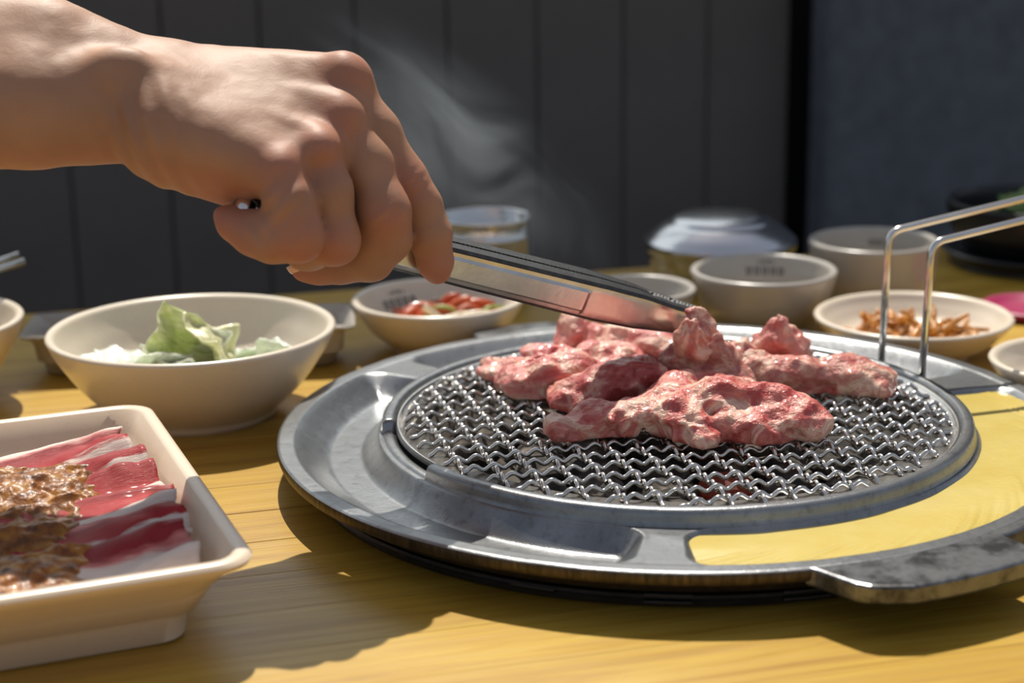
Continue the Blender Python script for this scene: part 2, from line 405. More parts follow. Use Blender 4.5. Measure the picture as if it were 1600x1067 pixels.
# ring bead
ringt = np.full(NT_, ZRING); d = (np.degrees(th)+360) % 360    # notch
nt = sstep((d-184.5)/1.2)*sstep((214.2-d)/.5); ringt = ringt-.0058*nt
x = (RR-.1298)/.0029; bead = ringt[:, None]-.0012*np.clip(np.abs(x), 0, 1)**3
fall = ringt[:, None]-.0012-(RR-.1327)*5.0
RZ = np.where(RR < .1327, bead, fall); Z = np.where(RR < .1345, np.maximum(Z, RZ), np.maximum(Z, RZ))
# rim edge bevel
Z = Z-.0007*sstep((RR-.1790)/.001)
Z += .00012*fbm(RR*np.cos(TH), RR*np.sin(TH), 0*RR, .012, 2)
body = grid_mesh(RR*np.cos(TH), RR*np.sin(TH), Z, wrap=True)
bo = obj('trough_plate', body, M['cast_alu'], pan)
# inside wall + ledge that carries the grate
obj('inner_ledge', lathe([(.1269, .0262), (.1269, .0232), (.1130, .0228), (.1130, .0200), (.1285, .0195), (.1285, .0262-.0045)], 128), M['cast_alu'], pan)
# rim side and underside
sidep = [(.1800, .0203), (.1803, .0192), (.1802, .0172), (.1796, .0158), (.1788, .0154), (.1745, .0150), (.168, .0085), (.160, .0052), (.138, .0050), (.130, .0100), (.1285, .0190)]
obj('rim_side', autosmooth(lathe(sidep, 240), 35), M['cast_side'], pan)
# handles (front one with a slot)
def polygon_slab(name, pts, holes, z0, z1, m, bev=.0012):
    bm = bmesh.new()
    def loop(ps): vs = [bm.verts.new((p[0], p[1], 0)) for p in ps]; return [bm.edges.new((vs[i], vs[(i+1) % len(vs)])) for i in range(len(vs))]
    es = loop(pts)
    for h_ in holes: es += loop(h_)
    bmesh.ops.triangle_fill(bm, use_beauty=True, use_dissolve=False, edges=es)
    fs = bm.faces[:]
    r = bmesh.ops.extrude_face_region(bm, geom=fs); vs = [e for e in r['geom'] if isinstance(e, bmesh.types.BMVert)]
    for v_ in bm.verts: v_.co.z = z0
    for v_ in vs: v_.co.z = z1
    bmesh.ops.recalc_face_normals(bm, faces=bm.faces)
    top = [e for e in bm.edges if all(abs(v_.co.z-z1) < 1e-7 for v_ in e.verts) and len(e.link_faces) == 2 and e.calc_face_angle(0) > .5]
    bot = [e for e in bm.edges if all(abs(v_.co.z-z0) < 1e-7 for v_ in e.verts) and len(e.link_faces) == 2 and e.calc_face_angle(0) > .5]
    bmesh.ops.bevel(bm, geom=top+bot, offset=bev, segments=2, affect='EDGES', profile=.5)
    me = bpy.data.meshes.new('m'); bm.to_mesh(me); bm.free(); return me
P_ = lambda a, r: (r*math.cos(R_(a)), r*math.sin(R_(a)))
def arc(a0, a1, r, n): return [P_(a, r) for a in np.linspace(a0, a1, n)]
hp = arc(-79.8, -10.2, .1785, 40)[::-1]
out = [P_(-79.8, .1785), P_(-79.0, .1815), P_(-77.6, .1895), P_(-76.4, .1968), P_(-75.2, .2008), P_(-73.4, .2033)]+arc(-71, -19, .2058, 26)+[P_(-16.6, .2033), P_(-14.8, .2008), P_(-13.6, .1968), P_(-12.4, .1895), P_(-11, .1815), P_(-10.2, .1785)]
hole = arc(-53.0, -37, .1845, 10)+[P_(-36, .187)]+arc(-37, -53, .1945, 10)+[P_(-54, .187)]
hole = arc(-53.0, -37, .1845, 10)+arc(-36.6, -53.4, .1950, 10)
obj('handle', polygon_slab('h', out+hp[1:-1], [hole], .0135, ZR+.0001, None), M['cast_worn'], pan)
hb = arc(103, 121, .1785, 14)[::-1]
outb = [P_(103, .1785), P_(104, .188), P_(106, .1935)]+arc(108, 117, .195, 8)+[P_(119, .1935), P_(120.3, .188), P_(121, .1785)]
obj('handle', polygon_slab('h', outb+hb[1:-1], [], .0135, ZR+.0001, None), M['cast_worn'], pan)
# base that carries the pan: dark ring with vent slots and a fire bowl
base = empty('roaster_base', (GC[0], GC[1], 0)); tag(base, 'black metal roaster base with vent slots under the barbecue pan', 'grill base')
obj('housing', autosmooth(lathe([(.150, .0049), (.1665, .0065), (.1672, .0055), (.1640, .0040), (.1650, .0030), (.1645, .0012), (.1600, .0), (.146, .0), (.146, .0045), (.150, .0049)], 160)), M['black_metal'], base)
lm = tube([(0.1660*math.cos(a), .1660*math.sin(a), 0) for a in np.linspace(-.055, .055, 12)], .0009, 6)
for a, z in ((-96, .0062), (-96, .0034), (-78, .0062), (-78, .0034), (-114, .0048), (-60, .0048)):
    o = obj('vent_louver', lm, M['black_metal'], base, loc=(0, 0, z), rz=R_(a))
obj('fire_bowl', lathe([(.126, .0190), (.112, .0190), (.108, .0060), (.09, .0032), (.001, .0030), (.001, .0012), (.10, .0012), (.126, .0040)], 96), M['ash_iron'], base)

# egg in the trough
a0, a1 = COMPS[0]
te = np.radians(np.linspace(a0-2, a1+2, 360)); re = np.linspace(.134, .1725, 44)
TH, RR = np.meshgrid(te, re, indexing='ij'); sd = comp_sdf(a0, a1)
ZE = np.full_like(RR, .0187)
wr_ = fbm(TH*3.2+RR*40, RR*0, RR*0, .055, 2, 5)*sstep((RR-.150)/.02)
ZE += .0009*wr_+.0002*fbm(RR*np.cos(TH), RR*np.sin(TH), 0*RR, .02, 2)
ZE = ZE-.0035*sstep((sd+.0002)/.003)
XE, YE = RR*np.cos(TH), RR*np.sin(TH)
eg = obj('steamed_egg', sheet(XE, YE, ZE-.0006, .0012), M['egg'], loc=(GC[0], GC[1], 0))
tag(eg, 'yellow beaten egg setting in the trough of the barbecue pan', 'egg')

# charcoal
cl = [(x, y) for x in np.arange(-.09, .1, .0265) for y in np.arange(-.09, .1, .0265) if math.hypot(x, y) < .096]
cms = []
for i in range(5):
    bm = bmesh.new(); bmesh.ops.create_icosphere(bm, subdivisions=3, radius=1)
    co = np.array([v_.co[:] for v_ in bm.verts]); n = fbm(co[:, 0]+i*9, co[:, 1], co[:, 2], .9, 3, i)
    for v_, a in zip(bm.verts, n): v_.co = (v_.co.x*(1+.35*a)*.0125, v_.co.y*(1+.35*a)*.0110, v_.co.z*(1+.3*a)*.0062)
    me = bpy.data.meshes.new('m'); bm.to_mesh(me); bm.free(); cms.append(me)
for i, (x, y) in enumerate(cl):
    hot = (abs(x-.02) < .016 and abs(y+.062) < .016)
    me = cms[i % 5].copy() if hot else cms[i % 5]
    if hot: me.materials.clear()
    o = obj('charcoal', me, M['ember'] if hot else M['charcoal'], loc=(GC[0]+x+random.uniform(-.003, .003), GC[1]+y+random.uniform(-.003, .003), .0107), rz=random.uniform(0, 6))
    tag(o, 'faintly glowing red charcoal lump under the wire grate' if hot else 'ash covered charcoal lump under the wire grate', 'charcoal', 'glowing charcoal under the grate' if hot else 'charcoal under the grate')

# ------------------------------------------------------------------ wire grate
GY = R_(15.0); ZG = .0261; PT = .01305; WA = .00112; WR_ = .00098; RG = .1225
grate = empty('grill_grate', (GC[0], GC[1], 0)); tag(grate, 'round crimped stainless wire grate with a two bar handle', 'grate')
obj('ring', lathe([(.1140, .0231), (.1262, .0234), (.1266, .0250), (.1258, .0256), (.1250, .0250), (.1245, .0242), (.1140, .0239)], 160, closed=True), M['steel_brushed'], grate)
off = at(990, 740, ZG)[:2]-GC
eu = np.array([math.cos(GY), math.sin(GY)]); ev = np.array([-eu[1], eu[0]])
ou, ov = (off@eu) % PT, (off@ev) % PT
for di in (0, 1):
    for k in range(-12, 13):
        w_ = k*PT+(ov if di == 0 else ou)
        if abs(w_) > RG-.004: continue
        L = math.sqrt(RG*RG-w_*w_); n = max(8, int(2*L/PT*1.5*11)); s = np.linspace(-L, L, n)
        o2 = ou if di == 0 else ov
        z = WA*np.cos(3*np.pi*(s-o2)/PT)*(1 if (k % 2 == 0) else -1)*(1 if di == 0 else -1)
        e = np.clip((np.abs(s)-(L-.004))/.004, 0, 1); z = z*(1-e)-e**1.5*.0016
        P = (np.outer(s, eu)+w_*ev) if di == 0 else (np.outer(s, ev)+w_*eu)
        obj('wire', tube(np.c_[P, ZG+z], WR_, 7), M['steel_wire'], grate)
def bend(P, r=.006, n=8):                                # polyline with rounded corners
    P = [np.asarray(p, float) for p in P]; out = [P[0]]
    for a, b, c in zip(P[:-2], P[1:-1], P[2:]):
        u = (a-b)/np.linalg.norm(a-b); v = (c-b)/np.linalg.norm(c-b); p0, p1 = b+u*r, b+v*r
        for t_ in np.linspace(0, 1, n): out.append((1-t_)**2*p0+2*t_*(1-t_)*b+t_*t_*p1)
    out.append(P[-1]); return np.array(out)
gc3 = np.array([GC[0], GC[1], 0])
b1 = at(1377, 566, .025); b2 = at(1440, 592, .025)
t1 = atY(1389, 362, b1[1]+.004); t2 = atY(1456, 379, b2[1]+.004)
e1 = atY(1640, 300, b1[1]+.03); e2 = atY(1640, 334, b2[1]+.03)
hdir = ((e1-t1)/np.linalg.norm(e1-t1)+(e2-t2)/np.linalg.norm(e2-t2))/2
E1 = e1+hdir*.05; E2 = e2+hdir*.05
obj('handle', tube(bend([b1-gc3, t1-gc3, E1-gc3, E2-gc3, t2-gc3, b2-gc3], .007, 8), .00185, 12), M['steel'], grate)

# ------------------------------------------------------------------ meat on the grate
ZT = ZG+WA+WR_
def meat(name, blobs, label, m, h=.0009, k=.006, amp=.0027, seed=0, extra=None):
    pts = [(at(px, py, ZT+z), np.array(r)*.001) for px, py, z, *r in blobs]
    lo = np.min([p-r for p, r in pts], 0)-.007; hi = np.max([p+r for p, r in pts], 0)+.007
    lo[2] = ZT-.002; org = np.array([*((lo+hi)[:2]/2), ZT])
    X, Y, Z = grid3(lo, hi, h)
    wx = .0035*fbm(X, Y, Z, .016, 2, seed); wy = .0035*fbm(X, Y, Z, .016, 2, seed+9); wz = .0025*fbm(X, Y, Z, .014, 2, seed+17)
    D = None
    for p, r in pts:
        e = ell(X+wx, Y+wy, Z+wz, p, r); D = e if D is None else smin(D, e, k)
    n1 = fbm(X, Y, Z*1.3, .0085, 3, seed+30)
    D = D+amp*n1-.0016*(1-np.abs(fbm(X, Y*1.6, Z, .011, 2, seed+40))*3)*.5
    D = np.maximum(D, ZT+.0002-Z+.0006*fbm(X, Y, Z*0, .006, 2, seed+5))
    me = surface_nets(D, lo-org, h)
    # keep the largest connected piece
    bm = bmesh.new(); bm.from_mesh(me); bm.verts.ensure_lookup_table(); seen = set(); best = []
    for v_ in bm.verts:
        if v_.index in seen: continue
        st = [v_]; comp = []; seen.add(v_.index)
        while st:
            q_ = st.pop(); comp.append(q_)
            for e_ in q_.link_edges:
                o_ = e_.other_vert(q_)
                if o_.index not in seen: seen.add(o_.index); st.append(o_)
        if len(comp) > len(best): best = comp
    keep = set(best); bmesh.ops.delete(bm, geom=[v_ for v_ in bm.verts if v_ not in keep], context='VERTS')
    bm.to_mesh(me); bm.free()
    me.polygons.foreach_set('use_smooth', [True]*len(me.polygons))
    o = obj(name, me, m, loc=org); tag(o, label, 'meat', 'raw meat on the grate'); return o
LEAN = (.50, .080, .070); MID = (.66, .235, .19); FAT = (.83, .60, .46)
lean2 = (.54, .105, .10)
pA = [(880, 669, .005, 6, 9, 5), (922, 657, .0065, 9, 11, 7), (970, 652, .007, 11, 12, 7.5), (1025, 640, .009, 12, 13, 9.5), (1065, 650, .008, 11, 12, 8.5),
      (1100, 630, .011, 13, 13, 10), (1085, 672, .0045, 8, 10, 5.5), (1100, 686, .003, 5, 6, 4), (1145, 636, .0105, 13, 13, 11), (1150, 665, .006, 10, 10, 7), (1195, 635, .0105, 12, 13, 10.5),
      (1200, 665, .006, 10, 10, 7), (1240, 650, .0085, 10, 11, 9), (1275, 668, .0055, 7, 9, 6.5), (1100, 604, .013, 14, 11, 5), (1050, 615, .012, 8, 9, 6)]
mA = meatmat('meat_front', LEAN, MID, FAT, seed=1.3)
meat('meat_piece', pA, 'largest and longest raw meat piece, pink with creamy fat, on the wire grate', mA, seed=1)
pB = [(885, 618, .005, 7, 9, 6), (915, 610, .008, 9, 10, 8.5), (950, 603, .010, 10, 10, 10), (990, 596, .011, 11, 10, 9.5), (1025, 600, .008, 10, 10, 8), (905, 632, .003, 7, 7, 4), (1000, 578, .016, 10, 8, 5)]
mB = meatmat('meat_deep_red', (.42, .05, .045), (.54, .13, .11), (.78, .46, .36), seed=4.1)
meat('meat_piece', pB, 'deepest red raw meat piece, wedged against the lifted one on the grate', mB, seed=2)
pC = [(775, 577, .004, 8, 9, 5), (810, 588, .006, 9, 11, 7), (850, 590, .008, 11, 12, 9), (830, 608, .004, 9, 8, 6), (890, 580, .009, 11, 12, 9), (930, 565, .009, 12, 12, 9), (970, 560, .009, 12, 12, 8), (860, 560, .006, 14, 10, 5)]
meat('meat_piece', pC, 'pink raw meat piece reaching farthest towards the vegetable salad bowl', meatmat('meat_pink', lean2, (.70, .28, .24), FAT, seed=7.7), seed=3)
pD = [(888, 530, .012, 7, 7, 10), (900, 515, .018, 4, 4, 5), (925, 535, .009, 9, 9, 9), (965, 538, .010, 11, 10, 9), (1005, 536, .011, 11, 10, 9.5), (1040, 545, .009, 9, 9, 8.5)]
meat('meat_piece', pD, 'rumpled raw meat piece lying behind the others under the tongs', meatmat('meat_back', (.52, .12, .11), (.69, .29, .245), FAT, seed=11.2), seed=4)
pE = [(1070, 590, .007, 12, 10, 9), (1065, 565, .017, 9, 8, 10), (1080, 540, .027, 7, 6, 9), (1093, 512, .0355, 4.5, 4, 7), (1100, 500, .039, 3, 3, 4.5), (1110, 545, .022, 8, 8, 10), (1125, 570, .012, 11, 10, 11), (1150, 585, .007, 11, 11, 8), (1160, 560, .013, 8, 8, 8), (1105, 595, .006, 12, 10, 7)]
meat('meat_piece', pE, 'raw meat piece being lifted into a peak by the tongs', meatmat('meat_lift', (.42, .095, .08), (.60, .25, .20), (.78, .54, .41), seed=15.5), seed=5)
pF = [(1180, 556, .007, 10, 9, 7), (1205, 545, .013, 9, 8, 9), (1216, 522, .022, 5.5, 5, 7), (1219, 510, .027, 2.5, 2.5, 4), (1235, 548, .012, 8, 7, 9), (1252, 562, .006, 7, 7, 6)]
meat('meat_piece', pF, 'raw meat piece standing up to a pointed tip', meatmat('meat_peak', (.56, .16, .14), (.70, .33, .27), (.84, .62, .48), seed=19.4), seed=6)
pG = [(1150, 578, .008, 10, 9, 8), (1200, 582, .0085, 11, 9, 7.5), (1245, 586, .008, 11, 9, 7), (1290, 590, .0065, 11, 9, 6.5), (1330, 590, .0065, 10, 9, 7), (1362, 596, .005, 9, 8, 6.5), (1383, 605, .004, 5, 6, 4.5), (1345, 576, .009, 6, 5, 5)]
meat('meat_piece', pG, 'narrow raw meat strip stretching towards the bars of the grate handle', meatmat('meat_strip', (.52, .13, .11), (.66, .31, .24), (.80, .58, .43), seed=23.1), seed=7)

# ------------------------------------------------------------------ tongs
tongs = empty('tongs'); tag(tongs, 'long stainless tongs with serrated edges, a dark reflection painted on them, gripping raw meat', 'tongs')
TA = atY(383, 327, .683); TB = atY(1093, 503, .812)
ax = (TB-TA); TL = np.linalg.norm(ax); ax /= TL
side = np.cross(ax, np.array([0, 0, 1.])); side /= np.linalg.norm(side)       # towards the viewer
if side[1] > 0: side = -side
upv = np.cross(side, ax); upv = upv if upv[2] > 0 else -upv
ra_ = R_(13); side, upv = side*math.cos(ra_)-upv*math.sin(ra_), upv*math.cos(ra_)+side*math.sin(ra_)   # rolled: outer face turned down
def tong_arm(sg):
    n = 220; s = np.linspace(0, 1, n); pr = []
    prev = []
    for q_ in s:
        L = q_*TL
        hh = np.interp(q_, [0, .1, .42, .69, .72, .82, .90, .97, 1], [5.2, 6.4, 7.6, 8.2, 8.3, 7.8, 6.2, 5.6, 5.2])*.001
        gap = np.interp(q_, [0, .15, .45, .75, 1], [.8, 1.0, 1.2, 1.0, .8])*.001
        dep = np.interp(q_, [0, .70, .76, .92, 1], [6.0, 8.5, 8.0, 6.0, 5.0])*.001
        emb = .0016*sstep(np.array((.685-q_)/.012))*sstep(np.array((q_-.02)/.03))   # embossed rib of the handle
        tooth = (.0008*(1 if (L/.0021) % 1 < .5 else -.2)) if q_ > .86 else .00012*math.sin(L*2600)
        c0 = TA+ax*L
        # section, open towards the other arm: y outwards (side), z up
        sec = [(gap, hh+tooth), (gap+dep*.5, hh+tooth*.6), (gap+dep, hh), (gap+dep+.0012, hh-.0012), (gap+dep+.0016, hh*.62),
               (gap+dep+.0016+emb, hh*.50), (gap+dep+.0016+emb, -hh*.50), (gap+dep+.0016, -hh*.62), (gap+dep+.0012, -hh+.0012), (gap+dep, -hh), (gap+dep*.5, -hh-tooth*.6), (gap, -hh-tooth)]
        prev.append([c0+side*sg*y+upv*z for y, z in sec])
    A = np.array(prev)
    sh = lambda B: autosmooth(sheet(B[..., 0], B[..., 1], B[..., 2], .0009), 30)
    a_ = obj('arm', sh(A[:, 3:9]), M['steel_brushed'], tongs)
    for B in (A[:, :4], A[:, 8:]):
        e_ = obj('serrated_edge', sh(B), M['tong_edge_dark_reflection'], a_); e_['label'] = 'serrated edge with a painted dark reflection'
tong_arm(1); tong_arm(-1)
cap = tube([TA-ax*.004+side*0, TA+ax*.001], [.0035, .0062], 14); obj('hinge', cap, M['steel'], tongs)

# ------------------------------------------------------------------ hand and forearm
YO = -.027
J = lambda px, py, Y: atY(px, py, Y+YO)
hand_org = J(420, 200, .73)
def build_hand():
    h = .0011
    lo = np.array([-.40, .672+YO, .075]); hi = np.array([.005, .83+YO, .285])
    X, Y, Z = grid3(lo, hi, h)
    def C(a, b, ra, rb): return cone(X, Y, Z, a, b, ra, rb)
    mm = .001
    # forearm + wrist: flattened rounded cones
    wrist = J(238, 160, .742); mid = J(60, 128, .742); elb = J(-520, 100, .745)
    Y0_ = Y; Y = ((Y-wrist[1])*1.12+wrist[1])
    arm = smin(C(wrist+np.array([0, .009, .006]), mid+np.array([0, .012, .008]), 17*mm, 24*mm), C(wrist+np.array([0, -.009, -.006]), mid+np.array([0, -.012, -.009]), 16.5*mm, 23*mm), .016)
    arm = smin(arm, smin(C(mid+np.array([0, .012, .008]), elb+np.array([0, .012, .010]), 24*mm, 34*mm), C(mid+np.array([0, -.012, -.009]), elb+np.array([0, -.012, -.012]), 23*mm, 34*mm), .016), .004)
    arm = smin(arm, ell(X, Y, Z, J(195, 122, .722), np.array([13, 8, 11])*mm), .012)      # ulna head
    mc = {'i': J(534, 134, .748), 'm': J(526, 190, .734), 'r': J(492, 238, .720), 'p': J(436, 266, .708)}
    cr = {'i': J(268, 130, .756), 'm': J(262, 155, .742), 'r': J(258, 180, .730), 'p': J(262, 205, .720)}
    Y = Y0_; arm = arm*.92; palm = arm
    for k, ra, rb in (('i', 16, 12.5), ('m', 17, 12), ('r', 17, 11.5), ('p', 16, 11)):
        palm = smin(palm, C(cr[k], mc[k], ra*mm, rb*mm), .009)
    palm = smin(palm, C(J(268, 232, .728), J(395, 290, .722), 15*mm, 10.5*mm), .010)        # heel of the hand
    palm = smin(palm, C(J(300, 200, .752), J(460, 225, .750), 15*mm, 13*mm), .012)          # palm pad
    palm = smin(palm, C(J(290, 190, .762), J(400, 250, .768), 13*mm, 12*mm), .012)          # thumb base
    # tendons and knuckles
    for k, dz in (('i', 0), ('m', 0), ('r', 0)):
        n_ = np.array([-.0, -.35, .75]); n_ /= np.linalg.norm(n_)
        palm = smin(palm, C(cr[k]*.35+mc[k]*.65+n_*.0095, mc[k]+n_*.0088, 1.8*mm, 3.2*mm), .004)
    kn = {'i': (9.0, J(540, 122, .744)), 'm': (7.0, J(532, 182, .728)), 'r': (7.0, J(498, 232, .712)), 'p': (6.2, J(438, 263, .702))}
    for k in kn: palm = smin(palm, np.sqrt((X-kn[k][1][0])**2+(Y-kn[k][1][1])**2+(Z-kn[k][1][2])**2)-kn[k][0]*mm, .005)
    def finger(pts, kf=.005):
        d = None
        for (a, ra), (b, rb) in zip(pts[:-1], pts[1:]):
            e = C(a, b, ra*mm, rb*mm); d = e if d is None else smin(d, e, kf)
        return d
    fi = finger([(mc['i'], 10.4), (J(588, 205, .743), 9.0), (J(631, 284, .740), 9.2), (J(655, 322, .739), 8.5), (J(671, 366, .738), 8.3), (J(681, 412, .739), 6.6), (J(684, 427, .740), 4.0)])
    fm = finger([(mc['m'], 10.0), (J(573, 258, .729), 9.7), (J(600, 333, .722), 10.0), (J(604, 372, .726), 9.3), (J(580, 404, .732), 8.4), (J(535, 411, .738), 7.8), (J(497, 416, .742), 7.0), (J(474, 420, .744), 5.0)])
    fr = finger([(mc['r'], 9.6), (J(512, 300, .712), 9.2), (J(524, 376, .709), 8.9), (J(480, 385, .722), 9.0), (J(455, 370, .735), 8.5), (J(430, 350, .745), 7.0)])
    fp = finger([(mc['p'], 9.6), (J(454, 315, .700), 9.3), (J(467, 370, .697), 9.0), (J(425, 372, .700), 8.8), (J(394, 364, .704), 7.8), (J(364, 349, .708), 5.8), (J(345, 335, .710), 3.0)])
    ft = finger([(J(380, 240, .768), 12.0), (J(470, 300, .776), 10.5), (J(560, 345, .776), 9.8), (J(628, 384, .779), 9.0), (J(650, 392, .777), 7.5)])
    D = palm
    parts = [smin(palm, f, k) for f, k in ((fi, .005), (fm, .0045), (fr, .0045), (fp, .0045), (ft, .009))]
    D = parts[0]
    for p in parts[1:]: D = smin(D, p, .0006)
    # crease where the wrist folds and fine wrinkles over the bent joints
    def wrinkle(c, ax_, sp, rad, amp):
        c = np.asarray(c); d_ = np.sqrt((X-c[0])**2+(Y-c[1])**2+(Z-c[2])**2); s = (X-c[0])*ax_[0]+(Y-c[1])*ax_[1]+(Z-c[2])*ax_[2]
        return amp*np.cos(2*np.pi*s/sp)*np.clip(1-d_/rad, 0, 1)
    D = D+wrinkle(J(642, 288, .733), (.5, 0, -.85), .0040, .010, .00045)
    D = D+wrinkle(J(238, 228, .715), (.95, 0, .3), .0085, .030, .0011)
    D = D+wrinkle(J(430, 318, .692), (.7, 0, -.7), .0065, .016, .0007)
    D = D+wrinkle(J(402, 366, .690), (.85, 0, .5), .0060, .010, .0006)
    D = D+wrinkle(J(676, 368, .728), (.3, 0, -.95), .0045, .008, .0004)
    D = D+wrinkle(J(600, 345, .710), (.6, 0, -.8), .0050, .011, .0005)
    D = D+.0005*fbm(X, Y, Z, .011, 2, 77)
    return surface_nets(D, lo-hand_org, h)
hm = build_hand()
co = np.empty(len(hm.vertices)*3); hm.vertices.foreach_get('co', co); co = co.reshape(-1, 3)+hand_org
red = np.zeros(len(co))
for px, py, Y, r in ((685, 425, .735, .016), (470, 420, .74, .016), (350, 338, .705, .018), (636, 286, .73, .012), (535, 186, .72, .012), (505, 236, .71, .012), (545, 120, .74, .012), (440, 264, .70, .012), (470, 385, .69, .014), (525, 390, .70, .012), (610, 350, .71, .012)):
    red = np.maximum(red, np.exp(-((co-J(px, py, Y))**2).sum(1)/(r*r)))
at_ = hm.attributes.new('flush', 'FLOAT', 'POINT'); at_.data.foreach_set('value', red.astype(np.float32))
person = obj('person', hm, M['skin'], loc=hand_org)
sm_ = person.modifiers.new('smooth', 'SMOOTH'); sm_.factor = .5; sm_.iterations = 2
tag(person, 'bare right forearm and hand of a person gripping the tongs', 'person')
simple('shirt_cloth', (.04, .045, .06), .8, 0, (300, .001), .2, 60)
eb_ = J(-520, 100, .745)-hand_org
obj('sleeve', tube(smooth_prof([eb_+np.array(p) for p in ((.045, 0, 0), (0, 0, .002), (-.06, .002, .012), (-.13, .004, .05), (-.19, .006, .11), (-.23, .008, .17), (-.235, .008, .173))], 5), np.interp(np.linspace(0, 1, 31), [0, .12, .4, .8, .99, 1], [.046, .05, .054, .06, .062, .03]), 28), M['shirt_cloth'], person)
def nail(c, dirv, nrm, L, W):
    d_ = dirv/np.linalg.norm(dirv); nn = nrm-d_*(nrm@d_); nn /= np.linalg.norm(nn); b_ = np.cross(d_, nn)
    u, v = np.meshgrid(np.linspace(-1, 1, 12), np.linspace(-1, 1, 10), indexing='ij')
    wv = W*np.sqrt(np.clip(1-.55*np.abs(u)**3, .1, 1))
    P = c[None, None]+d_*(u*L)[..., None]+b_*(v*wv)[..., None]+nn*(-.0016*v*v-.0006*np.clip(u, 0, 1)**2)[..., None]
    P = P-hand_org
    return sheet(P[..., 0], P[..., 1], P[..., 2], .0006)
mt = J(482, 419, .745); md = J(470, 421, .746)-J(545, 405, .735)
obj('fingernail', nail(J(474, 425, .739), md, np.array([0., -.55, -.8]), .0062, .0048), M['nail'], person)

# ------------------------------------------------------------------ crockery
def bowl_profile(Rr, hh, foot=.58, wall=.0045, fh=.004, belly=.45):
    rf = Rr*foot
    o = smooth_prof([(rf, fh), (rf+(Rr-rf)*belly, hh*.38), (rf+(Rr-rf)*.83, hh*.74), (Rr, hh-.0012)], 7)
    i_ = smooth_prof([(Rr-wall, hh-.001), (rf+(Rr-rf)*.83-wall, hh*.74), (rf+(Rr-rf)*belly-wall, hh*.38+.0012), (rf*.55, fh+wall*.6), (.0005, fh+wall*.5)], 7)
    pr = [(.0005, .0012), (rf-.005, .0012), (rf-.004, 0), (rf-.0012, 0), (rf-.0006, fh*.6)]+[tuple(p) for p in o]+[(Rr-.0006, hh-.0003), (Rr-wall*.35, hh+.0004), (Rr-wall*.75, hh)]+[tuple(p) for p in i_]
    return pr, i_
def bowl(name, pos, Rr, hh, label, m='ceramic', cat='bowl', **k):
    pr, inn = bowl_profile(Rr, hh, **k)
    e = obj(name, lathe(pr, 112), M[m], loc=(pos[0], pos[1], 0)); tag(e, label, cat); return e, inn
def inner_r(inn, z): zz = inn[:, 1][::-1]; rr_ = inn[:, 0][::-1]; return np.interp(z, zz, rr_)
def printed(bw, inn, az, z0, z1, span, marks):
    V = []; Fc = []
    for (a, b, c, d) in marks:                             # fractions of the print area
        for k in range(1):
            n = len(V)
            for (u, v) in ((a, c), (b, c), (b, d), (a, d)):
                z = z0+(z1-z0)*v; r = inner_r(inn, z)-.0004; an = az-(u-.5)*span; V.append((r*math.cos(an), r*math.sin(an), z))
            Fc.append((n, n+1, n+2, n+3))
    return obj('printed_mark', mesh(V, Fc, False), M['print'], bw)
MARKS = []
for i in range(5):
    x = i*.2
    MARKS += [(x+.02, x+.05, .0, .5), (x+.06, x+.13, .02, .09), (x+.06, x+.13, .4, .48), (x+.12, x+.15, .05, .5), (x+.06, x+.12, .22, .27)]
MARKS += [(.30, .42, .78, .84), (.44, .47, .70, .95), (.50, .62, .86, .92), (.56, .60, .68, .9), (.66, .72, .75, .82)]

salad, si = bowl('salad_bowl', (-.1610, .8730), .0722, .045, 'large cream bowl holding cabbage salad beside the meat tray')
carrot, ci = bowl('side_dish_bowl', (-.0416, .9915), .0494, .030, 'cream bowl holding carrot and onion salad, behind the pan')
printed(carrot, ci, R_(128), .017, .027, .62, MARKS)
kim, ki = bowl('side_dish_bowl', (.2222, .9605), .0545, .0235, 'cream bowl holding orange shredded kimchi behind the grate handle')
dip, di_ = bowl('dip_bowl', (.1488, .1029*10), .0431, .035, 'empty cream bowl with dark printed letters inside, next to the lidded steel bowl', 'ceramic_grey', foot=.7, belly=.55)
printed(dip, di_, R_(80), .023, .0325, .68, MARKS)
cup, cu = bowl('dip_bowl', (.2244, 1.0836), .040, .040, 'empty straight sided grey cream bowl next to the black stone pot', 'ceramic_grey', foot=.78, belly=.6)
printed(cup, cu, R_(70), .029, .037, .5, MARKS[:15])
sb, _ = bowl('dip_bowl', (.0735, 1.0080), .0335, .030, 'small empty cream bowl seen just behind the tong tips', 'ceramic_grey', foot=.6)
pL = at(-150, 500, .045); lb, li = bowl('side_dish_bowl', (pL[0], pL[1]), .060, .045, 'cream bowl with steel chopsticks leaning in it, past the long empty tray')
pR = at(1690, 560, .026); rb_, _ = bowl('side_dish_bowl', (pR[0], pR[1]), .045, .026, 'empty cream bowl closest to the egg filled trough')

